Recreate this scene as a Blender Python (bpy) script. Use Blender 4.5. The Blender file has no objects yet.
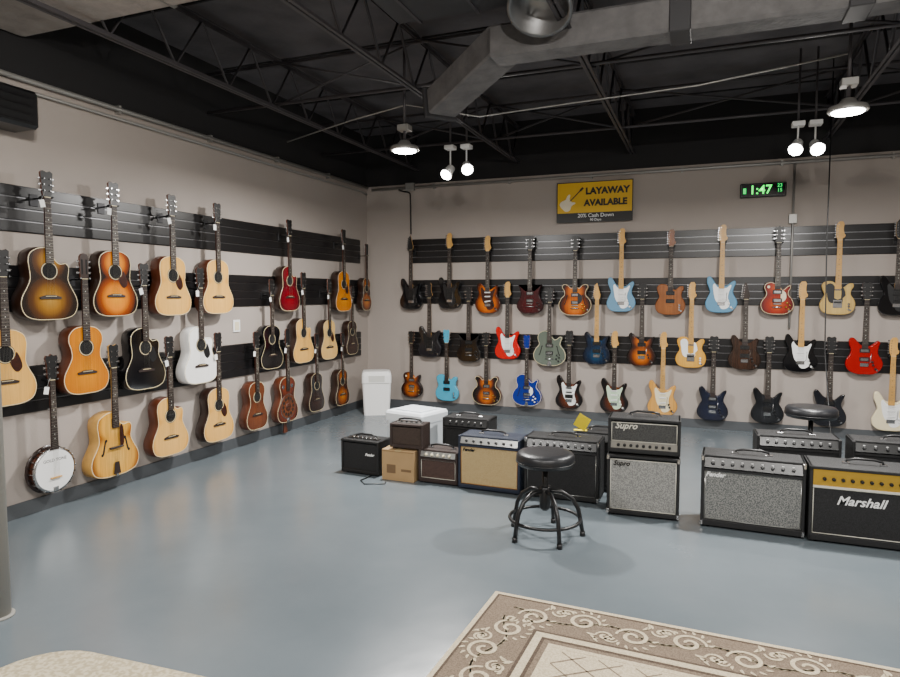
import bpy, bmesh, math, random
from mathutils import Vector, Matrix
random.seed(7)
D=bpy.data; SC=bpy.context.scene
# ------------------------------------------------------------ materials
MATS={}
def s2l(c):
    return tuple((x/12.92 if x<=0.04045 else ((x+0.055)/1.055)**2.4) for x in c)
def rgb(r,g,b):
    c=s2l((r/255,g/255,b/255)); l=.21*c[0]+.72*c[1]+.07*c[2]
    return tuple(min(1,max(0,l+(x-l)*1.12))*.95 for x in c)+(1,)
def mat(name,col,rough=.5,metal=0,coat=0,emit=0,bump=0,bscale=200,vary=0,vscale=4,spec=None):
    if name in MATS: return MATS[name]
    m=D.materials.new(name); m.use_nodes=True; nt=m.node_tree; b=nt.nodes['Principled BSDF']
    c=rgb(*col); b.inputs['Base Color'].default_value=c
    b.inputs['Roughness'].default_value=rough; b.inputs['Metallic'].default_value=metal
    b.inputs['Coat Weight'].default_value=coat; b.inputs['Coat Roughness'].default_value=.08
    if spec is not None: b.inputs['Specular IOR Level'].default_value=spec
    if emit:
        b.inputs['Emission Color'].default_value=c; b.inputs['Emission Strength'].default_value=emit
    tc=nt.nodes.new('ShaderNodeTexCoord')
    if bump:
        n=nt.nodes.new('ShaderNodeTexNoise'); n.inputs['Scale'].default_value=bscale; nt.links.new(tc.outputs['Object'],n.inputs['Vector'])
        bp=nt.nodes.new('ShaderNodeBump'); bp.inputs['Strength'].default_value=bump; bp.inputs['Distance'].default_value=.01
        nt.links.new(n.outputs['Fac'],bp.inputs['Height']); nt.links.new(bp.outputs['Normal'],b.inputs['Normal'])
    if vary:
        n=nt.nodes.new('ShaderNodeTexNoise'); n.inputs['Scale'].default_value=vscale; n.inputs['Detail'].default_value=5; nt.links.new(tc.outputs['Object'],n.inputs['Vector'])
        r=nt.nodes.new('ShaderNodeValToRGB'); r.color_ramp.elements[0].position=.3; r.color_ramp.elements[1].position=.7
        r.color_ramp.elements[0].color=tuple(x*(1-vary) for x in c[:3])+(1,); r.color_ramp.elements[1].color=tuple(min(1,x*(1+vary)) for x in c[:3])+(1,)
        nt.links.new(n.outputs['Fac'],r.inputs['Fac']); nt.links.new(r.outputs['Color'],b.inputs['Base Color'])
    MATS[name]=m; return m
def burst(name,stops,c1=.14,r1=.2,c2=.40,r2=.15,grain=.12,rough=.25):
    """finish that darkens toward the rim of the body (sprayed lacquer), with stretched wood grain"""
    if name in MATS: return MATS[name]
    m=D.materials.new(name); m.use_nodes=True; nt=m.node_tree; L=nt.links; b=nt.nodes['Principled BSDF']
    b.inputs['Roughness'].default_value=rough; b.inputs['Coat Weight'].default_value=.2; b.inputs['Coat Roughness'].default_value=.08
    tc=nt.nodes.new('ShaderNodeTexCoord'); sp=nt.nodes.new('ShaderNodeSeparateXYZ'); L.new(tc.outputs['Object'],sp.inputs[0])
    def M(op,a,bb=None,c=None):
        n=nt.nodes.new('ShaderNodeMath'); n.operation=op
        for i,v in enumerate((a,bb,c)):
            if v is None: continue
            if isinstance(v,(int,float)): n.inputs[i].default_value=v
            else: L.new(v,n.inputs[i])
        return n.outputs[0]
    X=sp.outputs['X'];Z=sp.outputs['Z']; x2=M('MULTIPLY',X,X)
    def dist(c,r):
        dz=M('SUBTRACT',Z,c); return M('DIVIDE',M('SQRT',M('ADD',x2,M('MULTIPLY',dz,dz))),r)
    d=M('SMOOTH_MIN',dist(c1,r1),dist(c2,r2),.2)
    rp=nt.nodes.new('ShaderNodeValToRGB'); els=rp.color_ramp.elements
    while len(els)<len(stops): els.new(.5)
    for e,(p,c) in zip(els,stops): e.position=p; e.color=rgb(*c)
    L.new(d,rp.inputs['Fac'])
    mp=nt.nodes.new('ShaderNodeMapping'); mp.inputs['Scale'].default_value=(90,90,4); L.new(tc.outputs['Object'],mp.inputs['Vector'])
    n=nt.nodes.new('ShaderNodeTexNoise'); n.inputs['Scale'].default_value=1; n.inputs['Detail'].default_value=3; L.new(mp.outputs[0],n.inputs['Vector'])
    mx=nt.nodes.new('ShaderNodeMix'); mx.data_type='RGBA'; mx.blend_type='MULTIPLY'; mx.inputs[0].default_value=1
    gr=nt.nodes.new('ShaderNodeValToRGB'); gr.color_ramp.elements[0].position=.35; gr.color_ramp.elements[1].position=.65
    gr.color_ramp.elements[0].color=(1-grain*2,)*3+(1,); gr.color_ramp.elements[1].color=(1,1,1,1)
    L.new(n.outputs['Fac'],gr.inputs['Fac']); L.new(rp.outputs['Color'],mx.inputs[6]); L.new(gr.outputs['Color'],mx.inputs[7])
    L.new(mx.outputs[2],b.inputs['Base Color']); MATS[name]=m; return m
def eb(name,stops,grain=.1): return burst(name,stops,.115,.175,.285,.14,grain)
def solid(name,c,grain=.03,rough=.2): return burst(name,[(0,c),(1,c)],grain=grain,rough=rough)
def cloth(name,c1,c2,scale=260,rough=.8,metal=0):
    if name in MATS: return MATS[name]
    m=D.materials.new(name); m.use_nodes=True; nt=m.node_tree; L=nt.links; b=nt.nodes['Principled BSDF']; b.inputs['Roughness'].default_value=rough
    tc=nt.nodes.new('ShaderNodeTexCoord'); w=nt.nodes.new('ShaderNodeTexNoise'); w.inputs['Scale'].default_value=scale; w.inputs['Detail'].default_value=1
    L.new(tc.outputs['Object'],w.inputs['Vector'])
    r=nt.nodes.new('ShaderNodeValToRGB'); r.color_ramp.elements[0].position=.4; r.color_ramp.elements[1].position=.6
    r.color_ramp.elements[0].color=rgb(*c1); r.color_ramp.elements[1].color=rgb(*c2)
    L.new(w.outputs['Fac'],r.inputs['Fac']); L.new(r.outputs['Color'],b.inputs['Base Color'])
    bp=nt.nodes.new('ShaderNodeBump'); bp.inputs['Strength'].default_value=.4; bp.inputs['Distance'].default_value=.003
    L.new(w.outputs['Fac'],bp.inputs['Height']); L.new(bp.outputs['Normal'],b.inputs['Normal']); MATS[name]=m; return m
# ------------------------------------------------------------ mesh builder
class MB:
    def __init__(s): s.v=[];s.f=[];s.m=[];s.s=[];s.mats=[]
    def mi(s,m):
        if m not in s.mats: s.mats.append(m)
        return s.mats.index(m)
    def add(s,v,f,m,smooth=False,M=None):
        o=len(s.v)
        if M is not None: v=[M@Vector(p) for p in v]
        s.v+= [tuple(p) for p in v]; ms=m if isinstance(m,list) else [m]*len(f); ss=smooth if isinstance(smooth,list) else [smooth]*len(f)
        for a,b,c in zip(f,ms,ss): s.f.append([i+o for i in a]); s.m.append(s.mi(b)); s.s.append(c)
    def box(s,x0,x1,y0,y1,z0,z1,m,bev=0,M=None,seg=1):
        if bev:
            bm=bmesh.new(); bmesh.ops.create_cube(bm,size=1)
            for v in bm.verts: v.co=Vector(((x0+x1)/2+v.co.x*(x1-x0),(y0+y1)/2+v.co.y*(y1-y0),(z0+z1)/2+v.co.z*(z1-z0)))
            bmesh.ops.bevel(bm,geom=bm.edges[:],offset=bev,segments=seg,affect='EDGES',profile=.5)
            bm.verts.index_update(); s.add([v.co.copy() for v in bm.verts],[[v.index for v in f.verts] for f in bm.faces],m,False,M); bm.free(); return
        v=[(x0,y0,z0),(x1,y0,z0),(x1,y1,z0),(x0,y1,z0),(x0,y0,z1),(x1,y0,z1),(x1,y1,z1),(x0,y1,z1)]
        s.add(v,[(0,3,2,1),(4,5,6,7),(0,1,5,4),(1,2,6,5),(2,3,7,6),(3,0,4,7)],m,False,M)
    def lathe(s,prof,m,c=(0,0,0),axis='Z',n=24,M=None,smooth=True):
        v=[];f=[]
        for r,h in prof:
            for i in range(n):
                a=2*math.pi*i/n; x,y=r*math.cos(a),r*math.sin(a)
                if axis=='Z': p=(c[0]+x,c[1]+y,c[2]+h)
                elif axis=='Y': p=(c[0]+x,c[1]-h,c[2]+y)
                else: p=(c[0]+h,c[1]+x,c[2]+y)
                v.append(p)
        k=len(prof)
        for j in range(k-1):
            for i in range(n): f.append((j*n+i,j*n+(i+1)%n,(j+1)*n+(i+1)%n,(j+1)*n+i))
        sm=[smooth]*len(f)
        f.append(tuple(reversed(range(n)))); f.append(tuple(range((k-1)*n,k*n))); sm+=[False,False]
        s.add(v,f,m,sm,M)
    def tube(s,pts,r,m,n=8,M=None,closed=False):
        pts=[Vector(p) for p in pts]; k=len(pts); v=[];f=[]; up=None
        for i,p in enumerate(pts):
            if closed: t=pts[(i+1)%k]-pts[i-1]
            else: t=pts[min(i+1,k-1)]-pts[max(i-1,0)]
            t.normalize()
            if up is None: up=Vector((0,0,1)) if abs(t.z)<.9 else Vector((1,0,0))
            a=t.cross(up)
            if a.length<1e-4: a=t.orthogonal()
            a.normalize(); b=a.cross(t).normalized(); up=b
            rr=r[i] if isinstance(r,(list,tuple)) else r
            for j in range(n):
                q=2*math.pi*j/n; v.append(p+a*rr*math.cos(q)+b*rr*math.sin(q))
        for i in range(k if closed else k-1):
            for j in range(n): f.append((i*n+j,i*n+(j+1)%n,((i+1)%k)*n+(j+1)%n,((i+1)%k)*n+j))
        sm=[True]*len(f)
        if not closed: f.append(tuple(range(n))); f.append(tuple(reversed(range((k-1)*n,k*n)))); sm+=[False,False]
        s.add(v,f,m,sm,M)
    def plate(s,o,yf,yb,mf,ms=None,M=None,edge=0,rim=None,rimw=0,mback=None):
        """extrude outline o [(x,z)] between yb (back) and yf (front, smaller y); optional rounded edge and rim ring"""
        ms=ms or mf; mback=mback or ms; n=len(o)
        def off(e):
            r=[]
            for i in range(n):
                a=Vector(o[i-1]);b=Vector(o[i]);c=Vector(o[(i+1)%n]); t=(c-a)
                if t.length<1e-9: r.append(o[i]); continue
                t.normalize(); nn=Vector((-t.y,t.x)); r.append((b.x+nn.x*e,b.y+nn.y*e))
            return r
        area=sum(o[i-1][0]*o[i][1]-o[i][0]*o[i-1][1] for i in range(n))
        sg=1 if area>0 else -1
        rings=[(off(sg*edge) if edge else o,yb)]
        if edge: rings+=[(o,yb-edge),(o,yf+edge)]
        rings.append((off(sg*edge) if edge else o,yf))
        mm=[ms]*(len(rings)-1)
        if rim: rings.append((off(sg*(edge+rimw)),yf-.0004)); mm.append(rim)
        v=[];f=[];m=[];sm=[]
        for ol,y in rings: v+=[(p[0],y,p[1]) for p in ol]
        for j in range(len(rings)-1):
            for i in range(n): f.append((j*n+i,j*n+(i+1)%n,(j+1)*n+(i+1)%n,(j+1)*n+i)); m.append(mm[j]); sm.append(mm[j]==ms)
        f.append(tuple(reversed(range(n)))); m.append(mback); sm.append(False)
        f.append(tuple(range((len(rings)-1)*n,len(rings)*n))); m.append(mf); sm.append(False)
        s.add(v,f,m,sm,M)
    def text(s,t,size,m,M,extrude=.001,shear=0,bold=0):
        cu=D.curves.new('t','FONT'); cu.body=t; cu.size=size; cu.extrude=extrude; cu.align_x='CENTER'; cu.align_y='CENTER'; cu.shear=shear; cu.offset=bold; cu.resolution_u=3
        ob=D.objects.new('t',cu); SC.collection.objects.link(ob); bpy.context.view_layer.update()
        dg=bpy.context.evaluated_depsgraph_get(); me=D.meshes.new_from_object(ob.evaluated_get(dg))
        s.add([v.co.copy() for v in me.vertices],[list(p.vertices) for p in me.polygons],m,False,M)
        D.objects.remove(ob); D.meshes.remove(me); D.curves.remove(cu)
    def make(s,name,loc=(0,0,0),rz=0,sc=1):
        me=D.meshes.new(name); me.from_pydata(s.v,[],s.f)
        for m in s.mats: me.materials.append(m)
        me.polygons.foreach_set('material_index',s.m); me.polygons.foreach_set('use_smooth',s.s)
        bm=bmesh.new(); bm.from_mesh(me); bmesh.ops.recalc_face_normals(bm,faces=bm.faces[:]); bm.to_mesh(me); bm.free()
        me.update(); ob=D.objects.new(name,me); SC.collection.objects.link(ob); ob.location=loc; ob.rotation_euler=(0,0,rz); ob.scale=(sc,sc,sc); return ob
def spline(p,k=4):
    n=len(p); out=[]
    for i in range(n):
        a,b,c,d=[Vector(p[(i+j-1)%n]) for j in range(4)]
        for j in range(k):
            t=j/k; q=.5*((2*b)+(c-a)*t+(2*a-5*b+4*c-d)*t*t+(3*b-a-3*c+d)*t**3); out.append((q.x,q.y))
    return out
def sym(h): return h+[(-x,z) for x,z in reversed(h) if x>1e-6]
def circ(cx,cz,r,n=20,ry=None): return [(cx+r*math.cos(2*math.pi*i/n),cz+(ry or r)*math.sin(2*math.pi*i/n)) for i in range(n)]
FRONT=lambda x,y,z: Matrix.Translation((x,y,z))@Matrix.Rotation(math.pi/2,4,'X')
# ------------------------------------------------------------ common materials
black=mat('black_plastic',(18,18,19),.4); gloss=mat('gloss_black',(10,10,11),.12,coat=.5)
chrome=mat('chrome',(190,190,190),.25,1); gold=mat('gold_metal',(200,160,80),.25,1)
white=mat('white_plastic',(240,240,238),.35); cream=mat('cream_plastic',(225,215,185),.4)
mint=mat('mint_plastic',(196,216,190),.4); maple=mat('maple_wood',(204,160,98),.35,vary=.1,vscale=20); rose=mat('rosewood',(38,26,22),.5,vary=.2,vscale=60)
mahog=mat('mahogany_wood',(84,44,28),.35,coat=.2,vary=.15,vscale=15); dkside=mat('dark_side_wood',(40,24,17),.35,coat=.2)
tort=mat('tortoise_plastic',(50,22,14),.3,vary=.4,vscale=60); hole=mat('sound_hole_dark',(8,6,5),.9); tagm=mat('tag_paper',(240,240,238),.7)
bind=mat('ivory_binding',(214,200,164),.35); hangm=mat('hanger_metal',(40,40,42),.4,.6); string=mat('string_steel',(150,145,135),.4,1)
hsbl=mat('headstock_black',(16,15,15),.42); pearl=mat('pearl_inlay',(225,228,220),.3)
# ------------------------------------------------------------ guitar parts
def neck(g,z0,zn,yf,fb,nk,w0=.028,w1=.0215,scale=.648,zfb=None):
    zfb=zfb if zfb is not None else z0
    v=[];f=[]
    for z,w in ((z0,w0),(zn,w1)):
        for a in (0,30,60,90,120,150,180):
            t=math.radians(a); v.append((w*math.cos(t),yf+.006+.02*math.sin(t),z))
    f=[(i,i+1,i+8,i+7) for i in range(6)]+[(6,0,7,13),tuple(range(7)),tuple(reversed(range(7,14)))]
    g.add(v,f,nk,True)
    k=(w1-w0)/(zn-z0); wf=w0+k*(zfb-z0)
    v=[(-wf,yf,zfb),(wf,yf,zfb),(w1,yf,zn),(-w1,yf,zn),(-wf,yf+.007,zfb),(wf,yf+.007,zfb),(w1,yf+.007,zn),(-w1,yf+.007,zn)]
    g.add(v,[(0,1,2,3),(4,7,6,5),(0,4,5,1),(1,5,6,2),(2,6,7,3),(3,7,4,0)],fb)
    for n in range(1,22):
        z=zn-scale*(1-2**(-n/12))
        if z<zfb+.004: break
        w=w0+k*(z-z0); g.box(-w,w,yf-.0012,yf,z-.001,z+.001,string)
        if n in(3,5,7,9,12,15,17):
            zz=zn-scale*(1-2**(-(n-.5)/12)); g.lathe([(.0035,0),(.0035,.0008)],pearl if fb is not maple else black,(0,yf,zz),'Y',6)
    g.box(-w1,w1,yf-.002,yf+.004,zn,zn+.004,bind)
def strings(g,zb,zn,yb,yn):
    for i in range(6):
        a=(i-2.5)/2.5; g.tube([(a*.026,yb,zb),(a*.017,yn,zn)],.0005,string,3)
def head(g,kind,zn,yf,face,nk,metal):
    if kind=='six':
        o=[(-.021,0),(.021,0),(.024,.018),(.043,.03),(.048,.05),(.036,.068),(.03,.10),(.03,.135),(.036,.165),(.02,.192),(-.012,.19),(-.03,.165),(-.036,.12),(-.036,.06),(-.032,.03),(-.024,.014)]
        g.plate([(x,z+zn) for x,z in o],yf+.003,yf+.017,face,nk)
        for i in range(6):
            z=zn+.032+i*.025; x=-.026+(.004 if i>4 else 0); g.lathe([(.0045,0),(.004,.008)],metal,(x+.004,yf+.003,z),'Y',8); g.box(-.052,-.034,yf+.006,yf+.013,z-.007,z+.007,metal,.002)
    elif kind=='slim':
        o=[(-.021,0),(.021,0),(.032,.02),(.036,.05),(.02,.11),(-.002,.19),(-.03,.16),(-.042,.06),(-.036,.02)]
        g.plate([(x,z+zn) for x,z in o],yf+.003,yf+.017,face,nk)
        for i in range(6):
            z=zn+.03+i*.024; x=-.03+i*.003; g.lathe([(.0045,0),(.004,.008)],metal,(x,yf+.003,z),'Y',8); g.box(x-.028,x-.01,yf+.006,yf+.013,z-.007,z+.007,metal,.002)
    else:
        if kind=='three': h=[(.021,0),(.03,.016),(.037,.05),(.041,.13),(.044,.165),(.026,.178),(.0,.168)]
        elif kind=='book': h=[(.021,0),(.034,.02),(.034,.05),(.036,.11),(.046,.15),(.038,.17),(.015,.165),(.0,.178)]
        else: h=[(.023,0),(.033,.015),(.034,.10),(.034,.16),(.02,.178),(0,.184)]
        g.plate([(x,z+zn) for x,z in sym(h)],yf+.003,yf+.018,face,nk)
        for sx in(-1,1):
            for i in range(3):
                z=zn+.045+i*.04; g.box(sx*.034-.002 if sx>0 else -.056,.056 if sx>0 else -.032,yf+.007,yf+.014,z-.008,z+.008,metal,.003)
                if kind!='slot': g.lathe([(.005,0),(.004,.009)],metal,(sx*.023,yf+.003,z),'Y',8)
            if kind=='slot': g.box(sx*.017-.006,sx*.017+.006,yf+.0025,yf+.004,zn+.035,zn+.14,hole)
def hanger(g,zn,yf):
    z=zn-.002
    g.box(-.03,.03,-.026,-.0198,z-.05,z+.03,hangm,.002)
    g.tube([(0,-.022,z),(0,yf+.035,z)],.006,hangm,6)
    g.tube([(-.036,yf-.006,z+.008),(-.036,yf+.03,z),(0,yf+.036,z-.004),(.036,yf+.03,z),(.036,yf-.006,z+.008)],.006,black,6)
def tag(g,x,y,z,w=.035,h=.05,a=.2):
    g.box(-w/2,w/2,0,.001,-h,0,tagm,M=Matrix.Translation((x,y,z))@Matrix.Rotation(a,4,'Y')); g.tube([(x,y,z),(x*.4,y+.005,z+.06)],.0007,tagm,3)
DREAD=sym([(0,0),(.10,.004),(.17,.032),(.20,.095),(.192,.16),(.158,.225),(.136,.28),(.14,.345),(.145,.40),(.128,.455),(.07,.49),(0,.496)])
CUT=[(0,0),(.10,.004),(.17,.032),(.20,.095),(.192,.16),(.158,.225),(.136,.28),(.142,.33),(.142,.37),(.118,.395),(.075,.39),(.042,.42),(.032,.47),(0,.494),(-.07,.49),(-.128,.455),(-.145,.40),(-.14,.345),(-.136,.28),(-.158,.225),(-.192,.16),(-.20,.095),(-.17,.032),(-.10,.004)]
CLASS=sym([(0,0),(.09,.003),(.155,.03),(.185,.09),(.18,.15),(.145,.215),(.12,.27),(.125,.33),(.142,.385),(.13,.44),(.08,.482),(0,.492)])
def acoustic(name,loc,rz,top,side=dkside,outline=DREAD,hd='three',headface=hsbl,pg=tort,fb=rose,nk=mahog,binding=bind,fholes=False,tags=True,sc=1,metal=chrome,wscale=1,pick=False):
    g=MB(); o=spline([(x*wscale,z) for x,z in outline],4); yb,yf=-.045,-.145
    g.plate(o,yf,yb,top,side,edge=.003,rim=binding,rimw=.005)
    zn=.825; neck(g,.45,zn,yf-.012,fb,nk,.0285,.0225,.648,zfb=.385 if not fholes else .37)
    if fholes:
        g.plate([(-.03,.38),(.03,.38),(.03,.44),(-.03,.44)],yf-.006,yf,fb)
        for sx in(-1,1):
            pts=[(sx*(.085+.006),yf-.001,.285),(sx*.088,yf-.001,.28),(sx*.096,yf-.001,.25),(sx*.104,yf-.001,.215),(sx*.112,yf-.001,.185),(sx*.116,yf-.001,.18)]
            for i in range(len(pts)-1):
                a,b=pts[i],pts[i+1]; g.box(-.0065,.0065,-.0008,.0008,0,math.dist(a,b),hole,M=Matrix.Translation(a)@Vector((0,0,1)).rotation_difference(Vector(b)-Vector(a)).to_matrix().to_4x4())
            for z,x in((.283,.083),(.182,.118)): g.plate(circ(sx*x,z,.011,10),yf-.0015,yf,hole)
        g.box(-.06,.06,yf-.02,yf,.215,.228,rose,.003); g.plate([(-.03,.02),(.03,.02),(.018,.11),(-.018,.11)],yf-.012,yf-.009,rose); g.box(-.01,.01,yf-.012,yf+.03,-.003,.02,chrome)
        g.plate(spline([(.035,.22),(.065,.25),(.06,.37),(.035,.38)],3),yf-.014,yf-.011,tort)
        strings(g,.11,zn,yf-.02,yf-.014)
    else:
        c=.335
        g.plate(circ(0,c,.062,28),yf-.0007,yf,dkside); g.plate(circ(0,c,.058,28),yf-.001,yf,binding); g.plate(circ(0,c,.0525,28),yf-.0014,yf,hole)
        if pg: g.plate(spline([(.025,.285),(.058,.31),(.07,.345),(.095,.30),(.105,.245),(.075,.215),(.045,.235)],3),yf-.0018,yf,pg)
        g.plate([(-.075,.145),(.075,.145),(.078,.158),(.03,.172),(-.03,.172),(-.078,.158)],yf-.009,yf,rose); g.box(-.038,.038,yf-.012,yf-.008,.162,.166,bind)
        if hd=='slot': g.box(-.04,.04,yf-.006,yf,.152,.168,rose)
        strings(g,.158,zn,yf-.012,yf-.014)
        if pick: g.box(-.04,.04,yf-.008,yf-.0015,.325,.345,black,.002)
    head(g,hd,zn,yf-.012,headface,nk,metal); hanger(g,zn,yf-.012)
    if tags: tag(g,-.05,yf-.02,zn-.02,a=random.uniform(-.3,.3))
    return g.make(name,loc,rz,sc)
STRAT=[(0,0),(.07,.003),(.125,.028),(.16,.085),(.156,.14),(.128,.19),(.117,.23),(.128,.28),(.143,.318),(.132,.348),(.098,.335),(.055,.297),(.03,.296),(-.03,.30),(-.06,.318),(-.085,.36),(-.115,.398),(-.145,.388),(-.15,.33),(-.125,.262),(-.118,.22),(-.14,.17),(-.163,.11),(-.152,.05),(-.11,.012),(-.05,.0)]
TELE=[(0,0),(.08,.003),(.14,.035),(.162,.10),(.15,.155),(.12,.205),(.122,.25),(.142,.29),(.132,.322),(.095,.318),(.055,.283),(.03,.29),(-.03,.33),(-.06,.345),(-.11,.345),(-.145,.312),(-.14,.26),(-.12,.205),(-.15,.145),(-.162,.09),(-.135,.03),(-.07,.003)]
LPO=[(0,0),(.09,.007),(.15,.052),(.165,.11),(.147,.17),(.115,.215),(.115,.25),(.133,.29),(.122,.322),(.085,.305),(.052,.272),(.03,.30),(-.03,.345),(-.07,.356),(-.118,.336),(-.133,.29),(-.112,.235),(-.122,.20),(-.155,.15),(-.165,.10),(-.142,.04),(-.08,.006)]
SGO=sym([(0,0),(.1,.008),(.158,.06),(.162,.12),(.125,.19),(.112,.24),(.128,.30),(.145,.352),(.11,.33),(.06,.28),(.03,.28)])
PRS=[(0,0),(.09,.005),(.15,.05),(.162,.11),(.14,.17),(.113,.22),(.12,.27),(.14,.32),(.135,.34),(.10,.325),(.055,.28),(.03,.285),(-.03,.30),(-.06,.32),(-.10,.37),(-.125,.38),(-.145,.35),(-.13,.28),(-.113,.22),(-.14,.17),(-.162,.11),(-.15,.05),(-.09,.005)]
SEMI=sym([(0,0),(.1,.007),(.172,.055),(.196,.13),(.17,.20),(.13,.245),(.134,.295),(.158,.335),(.138,.37),(.09,.365),(.05,.33),(.03,.335)])
HOLL=[(0,0),(.1,.007),(.18,.06),(.2,.13),(.175,.2),(.135,.25),(.14,.30),(.155,.34),(.125,.355),(.07,.32),(.032,.35),(-.03,.42),(-.09,.42),(-.14,.38),(-.147,.32),(-.13,.26),(-.175,.2),(-.2,.13),(-.18,.06),(-.1,.007)]
OFFS=[(0,0),(.07,.0),(.13,.03),(.165,.10),(.15,.16),(.125,.20),(.118,.24),(.125,.29),(.135,.33),(.11,.345),(.07,.31),(.03,.29),(-.03,.30),(-.06,.33),(-.10,.375),(-.135,.365),(-.14,.31),(-.12,.25),(-.13,.20),(-.158,.15),(-.165,.09),(-.13,.03),(-.06,.0)]
def electric(name,loc,kind,body,side=None,pg=None,fb=rose,hd='six',face=None,nk=maple,metal=chrome,pu='sss',sc=1,rim=None,puc=None,rz=0,tags=False):
    O={'strat':STRAT,'tele':TELE,'lp':LPO,'sg':SGO,'prs':PRS,'semi':SEMI,'holl':HOLL,'offs':OFFS}[kind]
    g=MB(); o=spline(O,4); hollow=kind in('semi','holl'); th=.05 if not hollow else .06
    yb,yf=-.055,-.055-th; side=side or body; face=face or nk
    g.plate(o,yf,yb,body,side,edge=.007 if not hollow else .003,rim=rim,rimw=.005)
    zn=.765; ny=yf-.012; set_=kind in('lp','semi','holl','sg')
    zh=.265 if not set_ else .275
    neck(g,zh,zn,ny,fb,nk,.028,.0215,.64,zfb=zh)
    g.box(-.028,.028,yf-.006,yf+.004,zh,.32,nk)
    y1=yf
    if pg:
        if kind in('strat','offs'):
            P=spline([(.0,.045),(.04,.04),(.075,.062),(.086,.10),(.068,.16),(.073,.215),(.09,.265),(.098,.298),(.084,.30),(.05,.272),(-.03,.275),(-.055,.298),(-.072,.32),(-.088,.298),(-.082,.24),(-.072,.18),(-.055,.13),(-.028,.095)],3)
        elif kind=='tele':
            P=spline([(-.03,.17),(-.03,.29),(-.07,.325),(-.11,.30),(-.10,.22),(-.09,.16),(-.06,.12),(.04,.12),(.045,.17),(.07,.2),(.055,.27),(.03,.28),(.03,.17)],2)
        else:
            P=spline([(.035,.15),(.06,.145),(.085,.18),(.08,.235),(.05,.26),(.034,.265)],3)
        g.plate(P,yf-.003,yf,pg); y1=yf-.003
    pc=puc or (white if pu=='sss' else black)
    def single(z,rot=0): g.box(-.037,.037,-.006,.002,-.008,.008,pc,.003,M=Matrix.Translation((0,y1,z))@Matrix.Rotation(rot,4,'Y'))
    def hum(z,m=None,ring=black): g.box(-.046,.046,y1-.004,y1+.001,z-.022,z+.022,ring,.002); g.box(-.035,.035,y1-.009,y1,z-.016,z+.016,m or metal,.003)
    if pu=='sss': single(.255);single(.205);single(.145,-.15)
    elif pu=='hh': hum(.245);hum(.155)
    elif pu=='hhb': hum(.245,black);hum(.155,black)
    elif pu=='hss': hum(.15,black);single(.20);single(.25)
    elif pu=='tele': g.box(-.03,.03,y1-.006,y1,.25,.265,metal,.003); g.box(-.042,.042,yf-.004,yf,.07,.155,metal,.002); g.box(-.035,.035,yf-.008,yf,.12,.136,black,.002)
    zb=.10
    if kind in('lp','semi','holl','sg') :
        g.box(-.04,.04,yf-.014,yf,zb+.012,zb+.026,metal,.003); g.tube([(-.045,yf-.004,zb-.015),(-.04,yf-.012,zb-.015),(.04,yf-.012,zb-.015),(.045,yf-.004,zb-.015)],.007,metal,6)
        if kind=='holl': g.plate([(-.03,.0),(.03,.0),(.012,.06),(-.012,.06)],yf-.008,yf-.004,metal)
    elif kind!='tele': g.box(-.038,.038,yf-.01,yf,zb-.02,zb+.018,metal,.003); g.tube([(.03,yf-.008,zb+.01),(.05,yf-.02,zb+.03),(.055,yf-.025,zb+.12)],.0025,metal,5)
    if hollow:
        for sx in(-1,1):
            pts=[(sx*.094,yf-.001,.235),(sx*.10,yf-.001,.20),(sx*.112,yf-.001,.16),(sx*.12,yf-.001,.135)]
            for i in range(3):
                a,b=pts[i],pts[i+1]; g.box(-.005,.005,-.0008,.0008,0,math.dist(a,b),hole,M=Matrix.Translation(a)@Vector((0,0,1)).rotation_difference(Vector(b)-Vector(a)).to_matrix().to_4x4())
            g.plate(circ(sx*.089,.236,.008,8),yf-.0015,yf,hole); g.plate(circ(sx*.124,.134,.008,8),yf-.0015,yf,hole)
    kn=[(.07,.13),(.078,.098),(.10,.06)] if kind in('strat','offs','prs') else ([(.10,.055),(.10,.085),(.10,.11)] if kind=='tele' else [(.095,.13),(.12,.105),(.085,.085),(.11,.06)])
    kc=white if (pg is white or pg is mint) else (gold if kind in('lp','semi') else (chrome if kind=='tele' else black))
    for x,z in kn: g.lathe([(.0115,0),(.010,.014),(.006,.016)],kc,(x,y1,z),'Y',12)
    if kind in('lp',): g.lathe([(.014,0),(.014,.002)],cream,(-.085,yf,.30),'Y',12)
    g.lathe([(.010,0),(.010,.003)],metal,(.115 if not hollow else .15,yf,.045 if not hollow else .07),'Y',10)
    g.lathe([(.005,0),(.006,.008)],metal,(0,yb-th/2,-.006),'Z',8)
    strings(g,zb,zn,yf-.014,ny-.002)
    head(g,hd,zn,ny,face,nk,metal); hanger(g,zn,ny)
    if tags: tag(g,-.04,ny-.01,zn-.02)
    return g.make(name,loc,rz,sc)
# ------------------------------------------------------------ finishes
sb=burst('sunburst_amber',[(0,(232,158,54)),(.45,(216,130,36)),(.66,(140,64,20)),(.9,(28,14,9))],grain=.06)
sbd=burst('sunburst_dark_amber',[(0,(176,136,72)),(.35,(150,106,46)),(.62,(84,52,26)),(.88,(28,18,12))],grain=.08)
sbt=burst('sunburst_tobacco',[(0,(196,126,56)),(.4,(146,78,34)),(.7,(62,32,18)),(.9,(22,13,9))],grain=.1)
sbr=eb('sunburst_cherry',[(0,(196,96,36)),(.45,(156,46,22)),(.8,(88,14,12)),(1,(40,8,8))],.06)
nat=burst('natural_spruce',[(0,(232,184,114)),(.8,(226,176,104)),(1,(208,150,80))],grain=.07)
nat2=burst('natural_spruce_pale',[(0,(236,198,136)),(1,(224,182,116))],grain=.06)
amb=burst('amber_cedar',[(0,(214,140,48)),(1,(184,108,34))],grain=.1)
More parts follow.
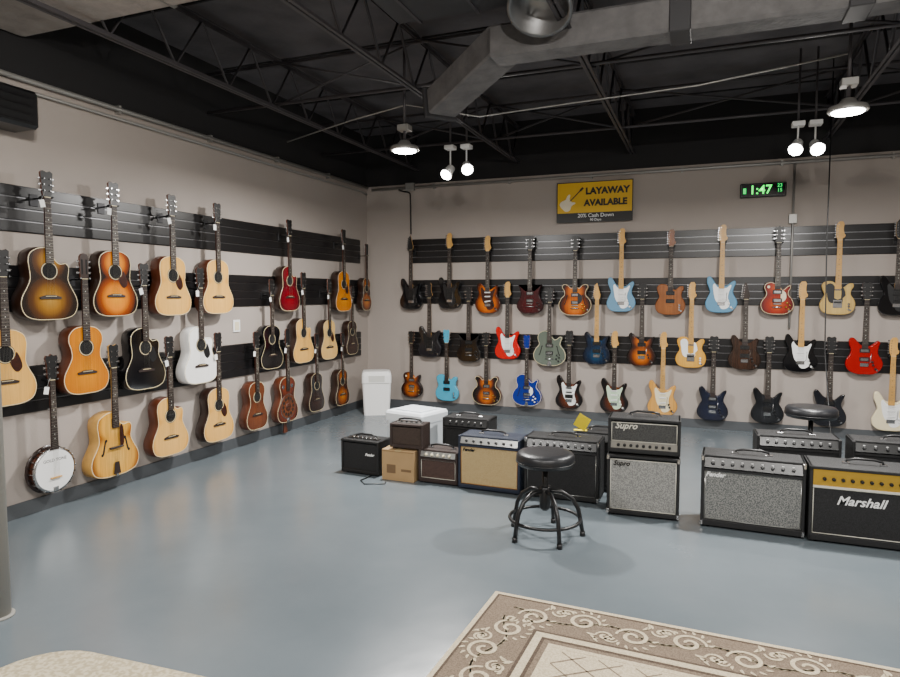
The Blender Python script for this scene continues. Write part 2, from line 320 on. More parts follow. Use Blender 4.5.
blond=burst('blonde_flame',[(0,(228,182,104)),(.8,(218,162,80)),(1,(150,92,40))],grain=.14)
wht=solid('gloss_white_finish',(250,249,246)); blk=solid('gloss_black_finish',(12,12,14),0,.1)
redac=burst('wine_red_finish',[(0,(130,14,28)),(.7,(92,8,20)),(1,(38,4,10))],grain=.1); brn=burst('brown_mahogany_top',[(0,(118,68,42)),(.7,(98,54,34)),(1,(50,28,18))],grain=.15)
dbrn=burst('dark_brown_top',[(0,(58,34,25)),(1,(24,15,12))],grain=.2)
R=math.pi/2
def AG(y,z,*a,**k): return acoustic('acoustic_guitar',(0,y,z),R,*a,**k)
AG(-5.22,1.34,sbt,tags=True)
AG(-4.71,1.33,sbd,outline=CUT,wscale=1.04,pg=None)
AG(-4.18,1.34,sb)
AG(-3.61,1.33,nat,side=mahog)
AG(-3.07,1.33,nat,side=mahog,pg=None)
AG(-1.97,1.33,redac,pg=None,outline=CUT,wscale=.95,sc=.97)
AG(-.86,1.30,amb,pg=tort,wscale=.95)
AG(-.25,1.30,sbt,pg=tort,outline=CLASS,wscale=.8,sc=.87,tags=False)
AG(-5.03,.79,nat,side=mahog)
AG(-4.45,.79,amb,outline=CLASS,pg=None,hd='slot',headface=dkside,side=mahog,tags=False)
AG(-3.92,.75,blk,side=blk,pg=black,outline=CUT)
AG(-3.31,.72,wht,side=wht,pg=black,sc=1.02,outline=CUT)
AG(-2.28,.74,blk,side=blk,outline=CLASS,pg=None,sc=.92,wscale=1.08)
AG(-1.73,.75,nat,pg=None,outline=CUT)
AG(-1.19,.74,nat2,pg=tort,wscale=.95,sc=.95)
AG(-.63,.75,dbrn,pg=None,outline=CLASS,wscale=.9,sc=.87)
acoustic('archtop_guitar',(0,-4.23,.13),R,blond,side=maple,outline=[(x*1.08 if abs(x)>.1 else x,z) for x,z in CUT],fholes=True,nk=maple,tags=False)
AG(-3.68,.16,nat,outline=CUT,pg=None,side=mahog,pick=True)
AG(-3.10,.16,nat,side=dkside,pg=tort)
AG(-2.55,.16,brn,outline=CLASS,side=mahog,pg=None,wscale=.9,sc=.98)
AG(-1.46,.16,dbrn,outline=DREAD,pg=None,wscale=.9,sc=.9)
AG(-.89,.14,sbt,wscale=.9,sc=.9)
def banjo(loc,rz):
    g=MB(); c=.165; yf=-.12
    g.lathe([(.138,0),(.142,.01),(.142,.055),(.138,.06)],mahog,(0,-.055,c),'Y',40)
    g.lathe([(.166,0),(.168,.006),(.166,.01),(.14,.012)],dkside,(0,-.05,c),'Y',40)
    g.lathe([(.154,0),(.156,.004),(.156,.012),(.142,.016)],chrome,(0,yf+.012,c),'Y',40)
    g.plate(circ(0,c,.141,40),yf-.006,yf+.004,white)
    for i in range(24):
        a=2*math.pi*i/24; x,z=.158*math.cos(a),c+.158*math.sin(a); g.tube([(x,yf+.055,z),(x,yf-.004,z)],.0035,black if i%2 else chrome,5)
    g.box(-.04,.04,yf-.02,yf-.006,.11,.118,maple); g.box(-.02,.02,yf-.01,yf+.002,.02,.05,chrome,.003)
    g.text('GOLD TONE',.03,black,FRONT(0,yf-.0065,.235),.0003)
    yn=yf-.014; neck(g,.31,.79,yn,rose,mahog,.026,.018,.66)
    for i in range(5): a=(i-2)/2; g.tube([(a*.02,yf-.02,.115),(a*.014,yn-.002,.79)],.0006,string,3)
    head(g,'book',.79,yn,hsbl,mahog,chrome); hanger(g,.79,yn); g.box(-.04,-.024,yn+.003,yn+.01,.585,.60,chrome,.002)
    tag(g,-.05,yn-.01,.75)
    return g.make('banjo',loc,rz)
banjo((0,-4.71,.13),R)
def reso(loc,rz):
    g=MB(); o=spline(CLASS,4); yf=-.135
    red=burst('red_brown_burst',[(0,(130,66,42)),(.6,(100,46,30)),(1,(46,22,16))],grain=.15)
    g.plate(o,yf,-.05,red,mahog,edge=.003,rim=bind,rimw=.005)
    for r,m in((.138,mahog),(.132,chrome),(.126,brn)): g.plate(circ(0,.17,r,36),yf-.002-(.14-r)*.2,yf,m)
    for k in range(12):
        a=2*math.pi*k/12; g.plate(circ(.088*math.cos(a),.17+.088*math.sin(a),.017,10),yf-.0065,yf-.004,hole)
    g.lathe([(.05,0),(.035,.008),(.03,.01)],mahog,(0,yf-.004,.17),'Y',24); g.box(-.04,.04,yf-.016,yf,.166,.173,rose)
    for sx in(-1,1): g.lathe([(.024,0),(.02,.003)],chrome,(sx*.075,yf,.385),'Y',16)
    neck(g,.45,.82,yf-.012,rose,mahog,.0285,.0225,.648,zfb=.34); strings(g,.05,.82,yf-.016,yf-.014)
    g.plate([(-.025,-.002),(.025,-.002),(.018,.05),(-.018,.05)],yf-.008,yf-.003,chrome)
    g.plate([(-.035,-.11),(-.02,-.12),(.02,-.12),(.035,-.11),(.022,-.05),(.024,.01),(-.024,.01),(-.022,-.05)],-.10,-.09,mahog)
    head(g,'slot',.82,yf-.012,hsbl,mahog,chrome); hanger(g,.82,yf-.012); tag(g,-.05,yf-.02,.8)
    return g.make('resonator_guitar',loc,rz)
reso((0,-2.03,.14),R)
def E(x,z,*a,**k): return electric('electric_guitar',(x,0,z),*a,**k)
sky=solid('sky_blue_metallic',(92,140,170),0,.3); ice=solid('ice_blue_finish',(108,146,172),0,.25); tan=eb('natural_mahogany_body',[(0,(158,100,58)),(1,(126,74,40))],.15)
redf=solid('fiesta_red',(186,18,22),0); dred=eb('dark_cherry',[(0,(84,10,16)),(1,(30,5,8))],.1); butter=eb('butterscotch',[(0,(228,180,100)),(1,(214,160,80))],.08)
grey=solid('smoke_green_finish',(96,104,94),.02); dblue=eb('ocean_blue_burst',[(0,(28,84,118)),(.5,(12,38,66)),(.9,(6,9,22))],.2); navy=eb('navy_finish',[(0,(14,24,54)),(1,(5,6,20))],.15)
blue=solid('royal_blue',(16,38,124),0); lblue=solid('lake_blue',(80,164,194),0); waln=eb('walnut_body',[(0,(74,48,34)),(1,(42,28,20))],.25); char=eb('charcoal_burst',[(0,(54,55,58)),(.6,(26,27,30)),(1,(8,8,10))],.25)
crm=solid('cream_finish',(232,220,186),0); blondT=eb('blonde_ash',[(0,(214,188,130)),(1,(200,168,108))],.1); hamb=eb('honey_burst',[(0,(222,140,42)),(.5,(192,98,26)),(.8,(94,40,14)),(1,(32,16,10))],.12)
ash=eb('natural_ash',[(0,(224,176,110)),(1,(208,154,86))],.12); cred=solid('candy_red',(150,10,16),0); dgr=solid('dark_grey_finish',(26,26,30),0)
sbE=eb('electric_sunburst',[(0,(218,146,54)),(.35,(184,96,34)),(.65,(72,32,16)),(.85,(18,10,8))],.08); sbdE=eb('electric_dark_sunburst',[(0,(140,76,36)),(.4,(80,38,20)),(.75,(16,10,9))],.08)
E(.70,1.32,'strat',blk,pg=black,fb=rose,hd='slim',face=hsbl,pu='hhb')
E(1.24,1.33,'strat',blk,pg=black,fb=rose,puc=black)
E(1.75,1.28,'offs',hamb,pg=tort,fb=rose,hd='six',face=maple)
E(2.29,1.28,'sg',dred,fb=rose,hd='book',face=hsbl,nk=mahog,pu='hh')
E(2.84,1.26,'semi',hamb,rim=bind,pg=black,hd='book',face=hsbl,nk=mahog,pu='hh',side=mahog)
E(3.37,1.31,'strat',ice,pg=white,fb=maple,face=maple)
E(3.91,1.28,'tele',tan,pg=None,fb=rose,face=tan,pu='hhb')
E(4.44,1.31,'strat',sky,pg=white,fb=maple,face=maple)
E(4.99,1.29,'lp',sbr,rim=bind,pg=cream,hd='book',face=hsbl,nk=mahog,pu='hh',side=mahog)
E(5.55,1.30,'tele',blondT,pg=black,fb=maple,face=maple,pu='tele')
E(6.07,1.30,'strat',blk,pg=black,fb=rose,face=hsbl,puc=black)
E(.96,.70,'strat',dgr,pg=black,fb=rose,face=hsbl,puc=black)
E(1.50,.66,'sg',blk,fb=rose,hd='book',face=hsbl,nk=mahog,pu='hhb')
E(2.01,.71,'strat',redf,pg=white,fb=rose,face=maple)
E(2.54,.65,'holl',grey,rim=bind,pg=None,fb=rose,hd='book',face=hsbl,nk=mahog,pu='hh')
E(3.10,.69,'prs',dblue,fb=maple,hd='slim',face=maple,pu='hhb')
E(3.61,.69,'prs',sbE,fb=rose,hd='three',face=hsbl,nk=mahog,pu='hhb')
E(4.14,.69,'tele',butter,pg=white,fb=maple,face=maple,pu='tele')
E(4.69,.69,'offs',waln,fb=rose,hd='slim',face=waln,nk=waln,pu='hhb')
E(5.23,.69,'strat',blk,pg=white,fb=maple,face=maple)
E(5.81,.69,'offs',cred,pg=None,fb=rose,hd='three',face=hsbl,nk=mahog,pu='hh')
E(.70,.16,'lp',sbE,hd='book',face=hsbl,nk=mahog,pu='hh',sc=.93)
E(1.20,.14,'tele',lblue,pg=lblue,fb=rose,hd='three',face=lblue,pu='hhb',sc=.98)
E(1.74,.12,'semi',sbE,rim=bind,hd='book',face=hsbl,nk=mahog,pu='hh',side=mahog,sc=.98)
E(2.26,.14,'holl',blue,rim=cream,pg=white,fb=rose,hd='three',face=blue,pu='hh',sc=.93)
E(2.78,.14,'strat',sbdE,pg=white,fb=rose,hd='three',face=hsbl,nk=mahog,pu='hss')
E(3.31,.13,'strat',sbdE,pg=mint,fb=rose,face=maple)
E(3.85,.13,'strat',ash,pg=cream,fb=maple,face=maple)
E(4.38,.11,'prs',navy,fb=rose,hd='three',face=hsbl,nk=mahog,pu='hh')
E(4.93,.12,'prs',char,fb=rose,hd='three',face=hsbl,nk=mahog,pu='hhb')
E(5.51,.13,'prs',dgr,fb=rose,hd='three',face=hsbl,nk=mahog,pu='hhb')
E(6.06,.12,'strat',crm,pg=white,fb=maple,face=maple)
E(6.62,1.30,'lp',dred,hd='book',face=hsbl,nk=mahog,pu='hh'); E(6.38,.69,'strat',ice,pg=white); E(6.62,.12,'tele',butter,pg=black,fb=maple,pu='tele')
# ------------------------------------------------------------ room
RX,RY,WT,CH=8.6,-9.4,2.95,3.62
wallm=mat('wall_taupe_paint',(163,154,147),.75,bump=.08,bscale=90,vary=.03,vscale=1.5)
upper=mat('black_painted_block',(28,27,28),.85); deck=mat('ceiling_dark_deck',(84,81,83),.95,bump=.6,bscale=9,vary=.25,vscale=3)
def wall(name,x0,x1,y0,y1):
    g=MB(); g.box(x0,x1,y0,y1,0,WT,wallm); g.box(x0,x1,y0,y1,WT,CH,upper); return g.make(name)
wall('wall_left',-.15,0,RY-.15,.15); wall('wall_back',0,RX,0,.15); wall('wall_right',RX,RX+.15,RY-.15,.15); wall('wall_front',0,RX,RY-.15,RY)
fm=D.materials.new('floor_epoxy_grey_blue'); fm.use_nodes=True; nt=fm.node_tree; b=nt.nodes['Principled BSDF']; L=nt.links
tc=nt.nodes.new('ShaderNodeTexCoord'); n1=nt.nodes.new('ShaderNodeTexNoise'); n1.inputs['Scale'].default_value=.9; n1.inputs['Detail'].default_value=8; n1.inputs['Roughness'].default_value=.6
L.new(tc.outputs['Object'],n1.inputs['Vector']); rp=nt.nodes.new('ShaderNodeValToRGB'); rp.color_ramp.elements[0].position=.3; rp.color_ramp.elements[1].position=.7
rp.color_ramp.elements[0].color=rgb(96,104,109); rp.color_ramp.elements[1].color=rgb(108,116,121); L.new(n1.outputs['Fac'],rp.inputs['Fac']); L.new(rp.outputs['Color'],b.inputs['Base Color'])
r2=nt.nodes.new('ShaderNodeMapRange'); r2.inputs[3].default_value=.17; r2.inputs[4].default_value=.32; L.new(n1.outputs['Fac'],r2.inputs[0]); L.new(r2.outputs[0],b.inputs['Roughness'])
b.inputs['Specular IOR Level'].default_value=.6
n2=nt.nodes.new('ShaderNodeTexNoise'); n2.inputs['Scale'].default_value=6; L.new(tc.outputs['Object'],n2.inputs['Vector']); bp=nt.nodes.new('ShaderNodeBump'); bp.inputs['Strength'].default_value=.05; bp.inputs['Distance'].default_value=.02
L.new(n2.outputs['Fac'],bp.inputs['Height']); L.new(bp.outputs['Normal'],b.inputs['Normal'])
g=MB(); g.box(-.15,RX+.15,RY-.15,.15,-.1,0,fm); g.make('floor')
g=MB(); g.box(-.15,RX+.15,RY-.15,.15,CH,CH+.12,deck)
for i in range(8): g.box(0,RX,RY+.6+1.2*i,RY+.62+1.2*i,CH-.012,CH,upper)
g.make('ceiling')
basem=mat('baseboard_grey',(74,77,80),.5)
g=MB(); g.box(.0005,.012,RY,-.001,0,.10,basem,.002); g.make('baseboard_left')
g=MB(); g.box(.013,RX,-.012,-.0005,0,.10,basem,.002); g.make('baseboard_back')
slat=mat('slatwall_black_laminate',(20,19,20),.3); glint=mat('groove_reflection',(120,120,122),.35,1)
def slatpanel(z0,z1,left):
    g=MB(); n=4; h=(z1-z0)/n
    a,bb=(-7.5,-.22) if left else (.68,8.3)
    def bx(d0,d1,za,zb,m,bev=0):
        if left: g.box(d0,d1,a,bb,za,zb,m,bev)
        else: g.box(a,bb,-d1,-d0,za,zb,m,bev)
    bx(.0005,.007,z0,z1,slat)
    for i in range(n):
        bx(.004,.019,z0+i*h+.004,z0+(i+1)*h-.006,slat,.002)
        if i: bx(.006,.010,z0+i*h-.005,z0+i*h+.003,glint)  # reflections along the slats, built in as pale metallic strips
    return g.make('slatwall_panel')
for z0,z1 in((1.92,2.23),(1.39,1.70),(.70,1.02)):
    slatpanel(z0,z1,True); slatpanel(z0,z1,False)
gal=mat('galvanised_conduit',(160,158,154),.45,.5); dgal=mat('black_steel',(66,63,65),.5,.1)
g=MB(); g.tube([(.04,RY+.1,2.93),(.04,-.06,2.93)],.018,gal,8); g.tube([(.035,RY+.1,2.86),(.035,-.2,2.86),(.035,-.06,2.84)],.011,gal,8)
for y in range(-9,0): g.box(.001,.05,y-.01,y+.01,2.90,2.96,gal)
g.make('conduit_pipe')
g=MB(); g.tube([(.1,-.04,2.90),(8.5,-.04,2.90)],.016,gal,8)
for x in range(1,9): g.box(x-.01,x+.01,-.05,-.001,2.87,2.93,gal)
g.box(.6,.72,-.06,-.001,2.86,2.96,gal,.004)
g.make('conduit_pipe')
g=MB(); pts=[(.5,-.05,2.88)]+[(.5+.16*math.sin(t*math.pi/8)+.0,-.035,2.86-.04*(1-math.cos(t*math.pi/8))) for t in range(1,5)]+[(.665,-.035,2.7),(.67,-.035,2.3)]
g.tube(pts,.009,black,8); g.make('power_cable')
g=MB(); g.tube([(5.12,-.034,2.9),(5.12,-.034,1.15)],.012,gal,8); g.box(5.08,5.16,-.05,-.001,2.26,2.36,gal,.004); g.make('conduit_pipe')
g=MB(); g.tube([(5.3,-1.0,CH),(5.3,-1.0,2.0),(5.31,-1.05,1.0),(5.36,-1.3,.06),(5.4,-1.5,.012),(5.45,-2.0,.012)],.006,black,6); g.make('power_cable')
g=MB(); g.box(.001,.012,-2.72,-2.62,1.14,1.26,white,.003); g.box(.012,.016,-2.70,-2.64,1.16,1.24,cream,.001); g.make('power_outlet')
g=MB(); g.box(.001,.012,-3.02,-2.94,.52,.64,white,.003); g.box(.012,.016,-3.0,-2.96,.54,.62,cream,.001); g.make('power_outlet')
g=MB(); g.box(.001,.24,-5.6,-4.80,2.57,2.81,black,.02)
for i in range(4): g.box(.238,.244,-5.55,-4.86,2.60+i*.05,2.615+i*.05,slat)
g.make('loudspeaker')
def joist(x,zb=3.12,zt=3.55):
    g=MB(); y0,y1=RY+.01,-.01
    for z in(zb,zt):
        for s in(-1,1): g.box(x-.03 if s<0 else x+.008,x-.008 if s<0 else x+.03,y0,y1,z-.003,z+.003,dgal); g.box(x+s*.008-.003,x+s*.008+.003,y0,y1,z-(.03 if z==zt else 0),z+(.03 if z==zb else 0),dgal)
    n=34; st=(y1-y0)/n
    pts=[(x,y0+i*st,zb+.01 if i%2 else zt-.01) for i in range(n+1)]
    g.tube(pts,.012,dgal,6); return g.make('steel_joist')
for x in(.75,2.1,3.46,5.41,6.8,8.1): joist(x)
for y in(-1.1,-3.0,-5.4):
    g=MB(); g.tube([(.01,y,3.16),(RX-.01,y,3.16)],.014,dgal,6); g.tube([(.01,y,3.50),(RX-.01,y,3.50)],.014,dgal,6)
    for a,c in((.75,2.1),(2.1,3.46),(3.46,5.41),(5.41,6.8)): g.tube([(a,y+.02,3.15),(c,y+.02,3.52)],.010,dgal,6); g.tube([(a,y-.02,3.52),(c,y-.02,3.15)],.010,dgal,6)
    g.make('joist_bridging')
ins=mat('duct_insulation',(150,142,136),.9,bump=.6,bscale=25,vary=.12,vscale=10); dduct=mat('dark_duct_wrap',(102,100,100),.8,bump=.6,bscale=30,vary=.22,vscale=9); ddk=mat('black_duct',(50,49,51),.6)
g=MB(); g.box(2.95,8.5,-3.78,-3.56,3.02,3.22,dduct,.02)
for x in(4.05,4.95,5.5,7.0): g.box(x,x+.12,-3.79,-3.55,3.01,3.23,ddk,.006)
M=Matrix.Translation((2.76,-3.42,3.08))@Matrix.Rotation(math.radians(-40),4,'Z')@Matrix.Rotation(math.radians(-10),4,'Y')
g.box(-.56,.36,-.12,.12,-.10,.10,dduct,.012,M=M); g.box(-.60,-.56,-.14,.14,-.12,.12,ddk,.006,M=M)
for x in(3.2,4.6,6.6): g.box(x,x+.02,-3.80,-3.78,3.2,CH-.001,dgal); g.box(x,x+.02,-3.56,-3.54,3.2,CH-.001,dgal)
g.make('air_duct')
g=MB(); g.box(2.35,4.1,-4.35,-3.84,3.28,3.56,ddk,.015)
MC=Matrix.Translation((3.36,-3.99,3.27))@Matrix.Rotation(math.radians(150),4,'X')
gs=mat('galvanised_sheet',(120,120,120),.4,.8)
g.lathe([(.17,0),(.18,.02),(.18,.06),(.185,.065),(.18,.07),(.18,.13),(.19,.13),(.19,.16),(.165,.16),(.16,.02),(.02,.01)],gs,(0,0,0),'Z',32,M=MC)
for i in range(5): g.box(2.5+i*.4,2.52+i*.4,-4.36,-3.83,3.27,3.57,dgal)
g.make('air_duct')
g=MB(); g.box(.01,2.45,-6.6,-4.72,3.2,3.5,ins,.05,seg=3)
for x in(.6,1.3,2.0): g.box(x,x+.03,-6.61,-4.71,3.195,3.505,mat('duct_tape',(120,118,114),.4,.3),.02)
g.make('insulated_duct')
g=MB(); g.box(4.3,8.5,-4.9,-4.35,3.3,3.5,dduct,.03); g.make('insulated_duct')
# ------------------------------------------------------------ light fixtures
glow=mat('led_glow',(255,252,246),.5,emit=45)
def flood(x,y,z=2.73,e=100):
    T=Matrix.Translation((0,0,2*z+.16))@Matrix.Scale(-1,4,(0,0,1))
    g=MB(); g.lathe([(.04,0),(.06,.03),(.115,.05),(.125,.075),(.12,.085)],gal,(x,y,z+.08),'Z',28,M=T)
    g.lathe([(.105,0),(.095,.012),(.05,.02)],glow,(x,y,z),'Z',28,M=Matrix.Translation((0,0,2*z))@Matrix.Scale(-1,4,(0,0,1)))
    g.tube([(x,y,z+.08),(x,y,CH-.001)],.012,dgal,8); g.box(x-.05,x+.05,y-.05,y+.05,z+.16,z+.21,gal,.004)
    g.make('pendant_floodlight')
    l=D.lights.new('flood','AREA'); l.shape='DISK'; l.size=.2; l.energy=e; l.color=(1,.975,.94); l.spread=math.radians(175)
    o=D.objects.new('flood_lamp',l); o.location=(x,y,z-.03); SC.collection.objects.link(o)
flood(1.87,-2.74,e=150); flood(5.14,-2.72,e=165)
for p in((2.2,-6.5),(5.4,-6.3),(7.8,-4.3),(3.9,-8.6)): flood(*p,e=75)  # unseen pendants outside the view, added for general illumination
def spot(x,y,z,tx,ty,tz,e=65):
    d=(Vector((tx,ty,tz))-Vector((x,y,z))).normalized(); M=Matrix.Translation((x,y,z))@Vector((0,0,1)).rotation_difference(d).to_matrix().to_4x4()
    g=MB(); g.lathe([(.03,-.13),(.04,-.12),(.045,-.06),(.062,-.01),(.062,.0),(.056,0)],white,(0,0,0),'Z',20,M=M); g.lathe([(.056,-.004),(.052,.008),(.02,.014)],glow,(0,0,0),'Z',20,M=M)
    b=Vector((x,y,z))-d*.10; g.tube([tuple(b),(b.x,b.y,2.98)],.008,white,6); g.tube([(b.x,b.y,2.98),(b.x,b.y,CH-.001)],.01,dgal,6); g.box(b.x-.05,b.x+.05,b.y-.05,b.y+.05,2.96,3.0,white,.005); g.make('spotlight')
    l=D.lights.new('spot','SPOT'); l.energy=e; l.spot_size=math.radians(120); l.spot_blend=.8; l.shadow_soft_size=.04; l.color=(1,.96,.9)
    o=D.objects.new('spot_lamp',l); o.location=Vector((x,y,z))+d*.03; o.rotation_euler=d.to_track_quat('-Z','Y').to_euler(); SC.collection.objects.link(o)
spot(1.84,-1.72,2.70,1.5,-3.0,1.5); spot(2.06,-1.70,2.74,2.9,-3.4,1.5)
spot(4.97,-1.45,2.75,4.5,-2.9,1.5); spot(5.14,-1.45,2.74,5.4,-3.2,1.5)
for x,y,tx,ty in((2.0,-6.0,0,-4.9),(2.6,-6.2,0,-3.6)): spot(x,y,2.85,tx,ty,1.3,85)  # unseen spots, added to light the left wall
for x,y,tx,ty in((4.2,-6.6,2.6,0),(5.2,-6.4,5.4,0)): spot(x,y,2.85,tx,ty,1.6,120)  # unseen spots behind the view, added to light the back wall
g=MB(); g.tube([(.3,-2.2,3.05),(1.2,-2.5,3.10),(1.87,-2.70,3.12),(2.5,-2.62,2.98),(3.2,-2.64,3.0),(4.2,-2.68,3.02),(5.14,-2.68,3.12)],.006,gal,6); g.make('power_cable')
# ------------------------------------------------------------ sign + clock
yel=mat('sign_yellow',(216,174,52),.5); dark=mat('sign_black',(26,25,24),.5); signt=mat('sign_text_black',(14,12,10),.5)
g=MB(); g.box(2.60,3.48,-.062,-.058,2.36,2.83,dark,.001); g.box(2.61,3.47,-.064,-.061,2.47,2.82,yel)
g.text('LAYAWAY',.105,signt,FRONT(3.19,-.0645,2.715),.0008,bold=.005); g.text('AVAILABLE',.10,signt,FRONT(3.17,-.0645,2.58),.0008,bold=.005); g.text('20% Cash Down',.062,white,FRONT(3.06,-.0625,2.435),.0008); 
g.text('90 Days',.04,white,FRONT(3.06,-.0625,2.385),.0008)
GM=Matrix.Translation((2.67,-.0648,2.52))@Matrix.Rotation(math.radians(45),4,'Y')
g.plate([(x*.45,z*.45) for x,z in spline(STRAT,2)],-.001,.001,mat('sign_guitar_white',(235,225,200),.5),M=GM); g.box(-.006,.006,-.001,.001,.12,.29,dark,M=GM); g.box(-.012,.012,-.001,.001,.29,.34,dark,M=GM)
g.tube([(2.75,-.06,2.83),(2.75,-.058,2.9)],.002,gal,4); g.tube([(3.35,-.06,2.83),(3.35,-.058,2.9)],.002,gal,4)
g.make('layaway_sign')
grn=mat('led_green',(60,255,110),.5,emit=2.6); grd=mat('led_green_dim',(60,220,110),.5,emit=1.4)
g=MB(); g.box(4.60,5.05,-.05,-.001,2.55,2.70,black,.008); g.box(4.615,5.035,-.052,-.049,2.562,2.688,gloss)
g.text('1:47',.13,grn,FRONT(4.80,-.053,2.625),.0008,bold=.002); g.text('23\n15',.05,grd,FRONT(4.985,-.053,2.64),.0008,bold=.001); g.box(4.63,4.66,-.054,-.052,2.59,2.65,grd)
g.make('digital_clock')
# ------------------------------------------------------------ amplifiers
tolex=mat('black_tolex',(20,20,21),.6,bump=.4,bscale=300); brtolex=mat('brown_tolex',(46,34,30),.6,bump=.4,bscale=300); navt=mat('blue_tolex',(26,34,50),.55,bump=.3,bscale=300)
gsil=cloth('grille_silver',(84,86,86),(136,136,132),150); gblk=cloth('grille_black',(16,16,17),(34,34,35),220); gtan=cloth('grille_wheat',(158,136,98),(190,168,128),180); gsup=cloth('grille_grey_sparkle',(116,116,114),(154,153,148),140); gcrm=cloth('grille_oxblood',(52,36,33),(80,62,54),200); gdk=cloth('grille_dark_grey',(40,40,40),(76,76,74),160)
pblk=mat('panel_black',(20,20,20),.3); pgold=mat('panel_brushed_gold',(196,160,80),.35,.6); psil=mat('panel_silver',(165,165,162),.3,.8)
def amp(name,x,y,z,w,h,d,cab,gr,panel=None,ph=.06,style='top',knobs=7,rz=0,logo=None,logo_m=white,piping=None,knobm=black,corners=None,lsize=.05,lpos=(-.3,.8),handle=True,feet=True,bot=.03):
    g=MB(); t=.02; f=.012 if feet else 0; W=w/2
    g.box(-W,W,0,d,f,f+bot,cab,.005,seg=2); g.box(-W,W,0 if style!='top' else .03,d,h-t,h,cab,.005,seg=2)
    g.box(-W,-W+t,0,d,f,h,cab,.006,seg=2); g.box(W-t,W,0,d,f,h,cab,.006,seg=2); g.box(-W+t,W-t,d-.02,d-.008,f+t,h-t,cab)
    gt=h-t; gb=f+bot
    if style=='top':
        gt=h-t-ph
        M=Matrix.Translation((0,.012,gt+ph/2+.008))@Matrix.Rotation(math.radians(-24),4,'X')
        g.box(-W+t,W-t,-.004,.03,-ph/2,ph/2,panel,M=M)
        for i in range(knobs):
            kx=-W+t+.05+(w-.14)*i/(knobs-1)
            g.lathe([(.011,0),(.010,.014),(.006,.016)],knobm,(kx,-.004,-.005),'Y',10,M=M); g.box(kx-.006,kx+.006,-.0048,-.004,.012,.015,white,M=M)
        g.box(-W+t,W-t,.0,.012,gt-.012,gt+.003,cab)
    elif style=='front':
        gt=h-t-ph
        g.box(-W+t,W-t,.008,.02,gt,h-t,panel)
        for i in range(knobs):
            kx=-W+t+.06+(w-.18)*i/(knobs-1)
            g.lathe([(.011,0),(.010,.014),(.006,.016)],knobm,(kx,.008,gt+ph*.45),'Y',10)
        g.box(W-t-.06,W-t-.045,.002,.01,gt+ph*.3,gt+ph*.7,mat('switch_red',(170,30,20),.4))
        g.box(-W+t,W-t,.0,.012,gt-.01,gt+.002,piping or cab)
    elif style=='bottom':
        gb=f+bot+ph; g.box(-W+t,W-t,.006,.02,f+bot,gb,panel)
        for i in range(knobs): g.lathe([(.011,0),(.010,.014),(.006,.016)],knobm,(-W+t+.05+(w-.14)*i/(knobs-1),.006,gb-ph*.5),'Y',10)
    elif style=='topdeck':
        g.box(-W+.04,W-.04,.05,.05+ph,h,h+.004,panel or pblk,.001)
        for i in range(knobs): g.lathe([(.012,0),(.010,.014)],knobm,(-W+.08+(w-.16)*i/(knobs-1),.05+ph/2,h+.003),'Z',10)
    g.box(-W+t,W-t,.012,.022,gb,gt-.01,gr)
    if piping:
        r=.003
        q=[(-W+t+.004,.012,gb+.004),(W-t-.004,.012,gb+.004),(W-t-.004,.012,gt-.014),(-W+t+.004,.012,gt-.014)]
        for i in range(4): g.tube([q[i],q[(i+1)%4]],r,piping,5)
    if corners:
        for sx in(-1,1):
            for zc in(f,h-.035): g.box(sx*W-.018 if sx>0 else -W-.002,W+.002 if sx>0 else -W+.018,-.002,.035,zc,zc+.035,corners,.004)
    if handle:
        hy=d/2; g.tube([(-.10,hy,h),(-.095,hy,h+.022),(-.05,hy,h+.032),(.05,hy,h+.032),(.095,hy,h+.022),(.10,hy,h)],.008,black,6)
        for sx in(-1,1): g.box(sx*.10-.02,sx*.10+.02,hy-.014,hy+.014,h-.002,h+.010,chrome,.002)
    if feet:
        for sx in(-1,1):
            for yy in(.04,d-.04): g.lathe([(.016,0),(.018,.013)],black,(sx*(W-.045),yy,0),'Z',10)
    if logo:
        g.text(logo,lsize,logo_m,FRONT(lpos[0]*w,.010,lpos[1]*h),.002,shear=.35,bold=.0012)
    return g.make(name,(x,y,z),rz)
A='guitar_amplifier'
pl=mat('white_piping',(205,202,190),.5); pbr=mat('brown_piping',(150,104,60),.5)
amp(A,1.62,-3.12,0,.37,.29,.22,tolex,gblk,pblk,.06,'topdeck',6,rz=math.radians(-4),logo='Fender',lsize=.03,lpos=(.25,.6),knobm=chrome)
amp(A,2.34,-3.15,0,.34,.27,.2,brtolex,gcrm,psil,.045,'top',5,rz=-.02,piping=pl,knobm=cream)
amp(A,2.775,-3.19,0,.50,.42,.25,navt,gtan,psil,.05,'top',7,rz=-.03,piping=pbr,logo='Fender',lsize=.035,lpos=(-.33,.74),logo_m=gloss)
amp(A,3.33,-3.19,0,.55,.45,.25,tolex,gblk,pblk,.06,'top',9,rz=-.01,piping=psil,logo='Fender',lsize=.035,lpos=(-.33,.72),corners=chrome)
amp('speaker_cabinet',3.92,-3.36,0,.47,.42,.27,tolex,gsup,None,.05,'none',rz=.04,piping=pl,logo='Supro',lsize=.045,lpos=(-.3,.86),logo_m=gloss,handle=False,corners=chrome)
amp('amplifier_head',3.92,-3.34,.421,.47,.25,.23,tolex,gdk,psil,.045,'bottom',9,rz=.04,piping=pl,logo='Supro',lsize=.06,lpos=(-.25,.78),knobm=black,logo_m=pl)
amp(A,4.585,-3.39,0,.60,.47,.26,tolex,gsil,pblk,.065,'top',9,rz=-.03,piping=psil,logo='Fender',lsize=.04,lpos=(-.36,.74),corners=chrome,bot=.04)
amp(A,5.21,-3.415,0,.62,.47,.28,tolex,gblk,pgold,.10,'front',10,rz=0,piping=pl,logo='Marshall',lsize=.075,lpos=(-.06,.57),knobm=black,corners=black,bot=.04)
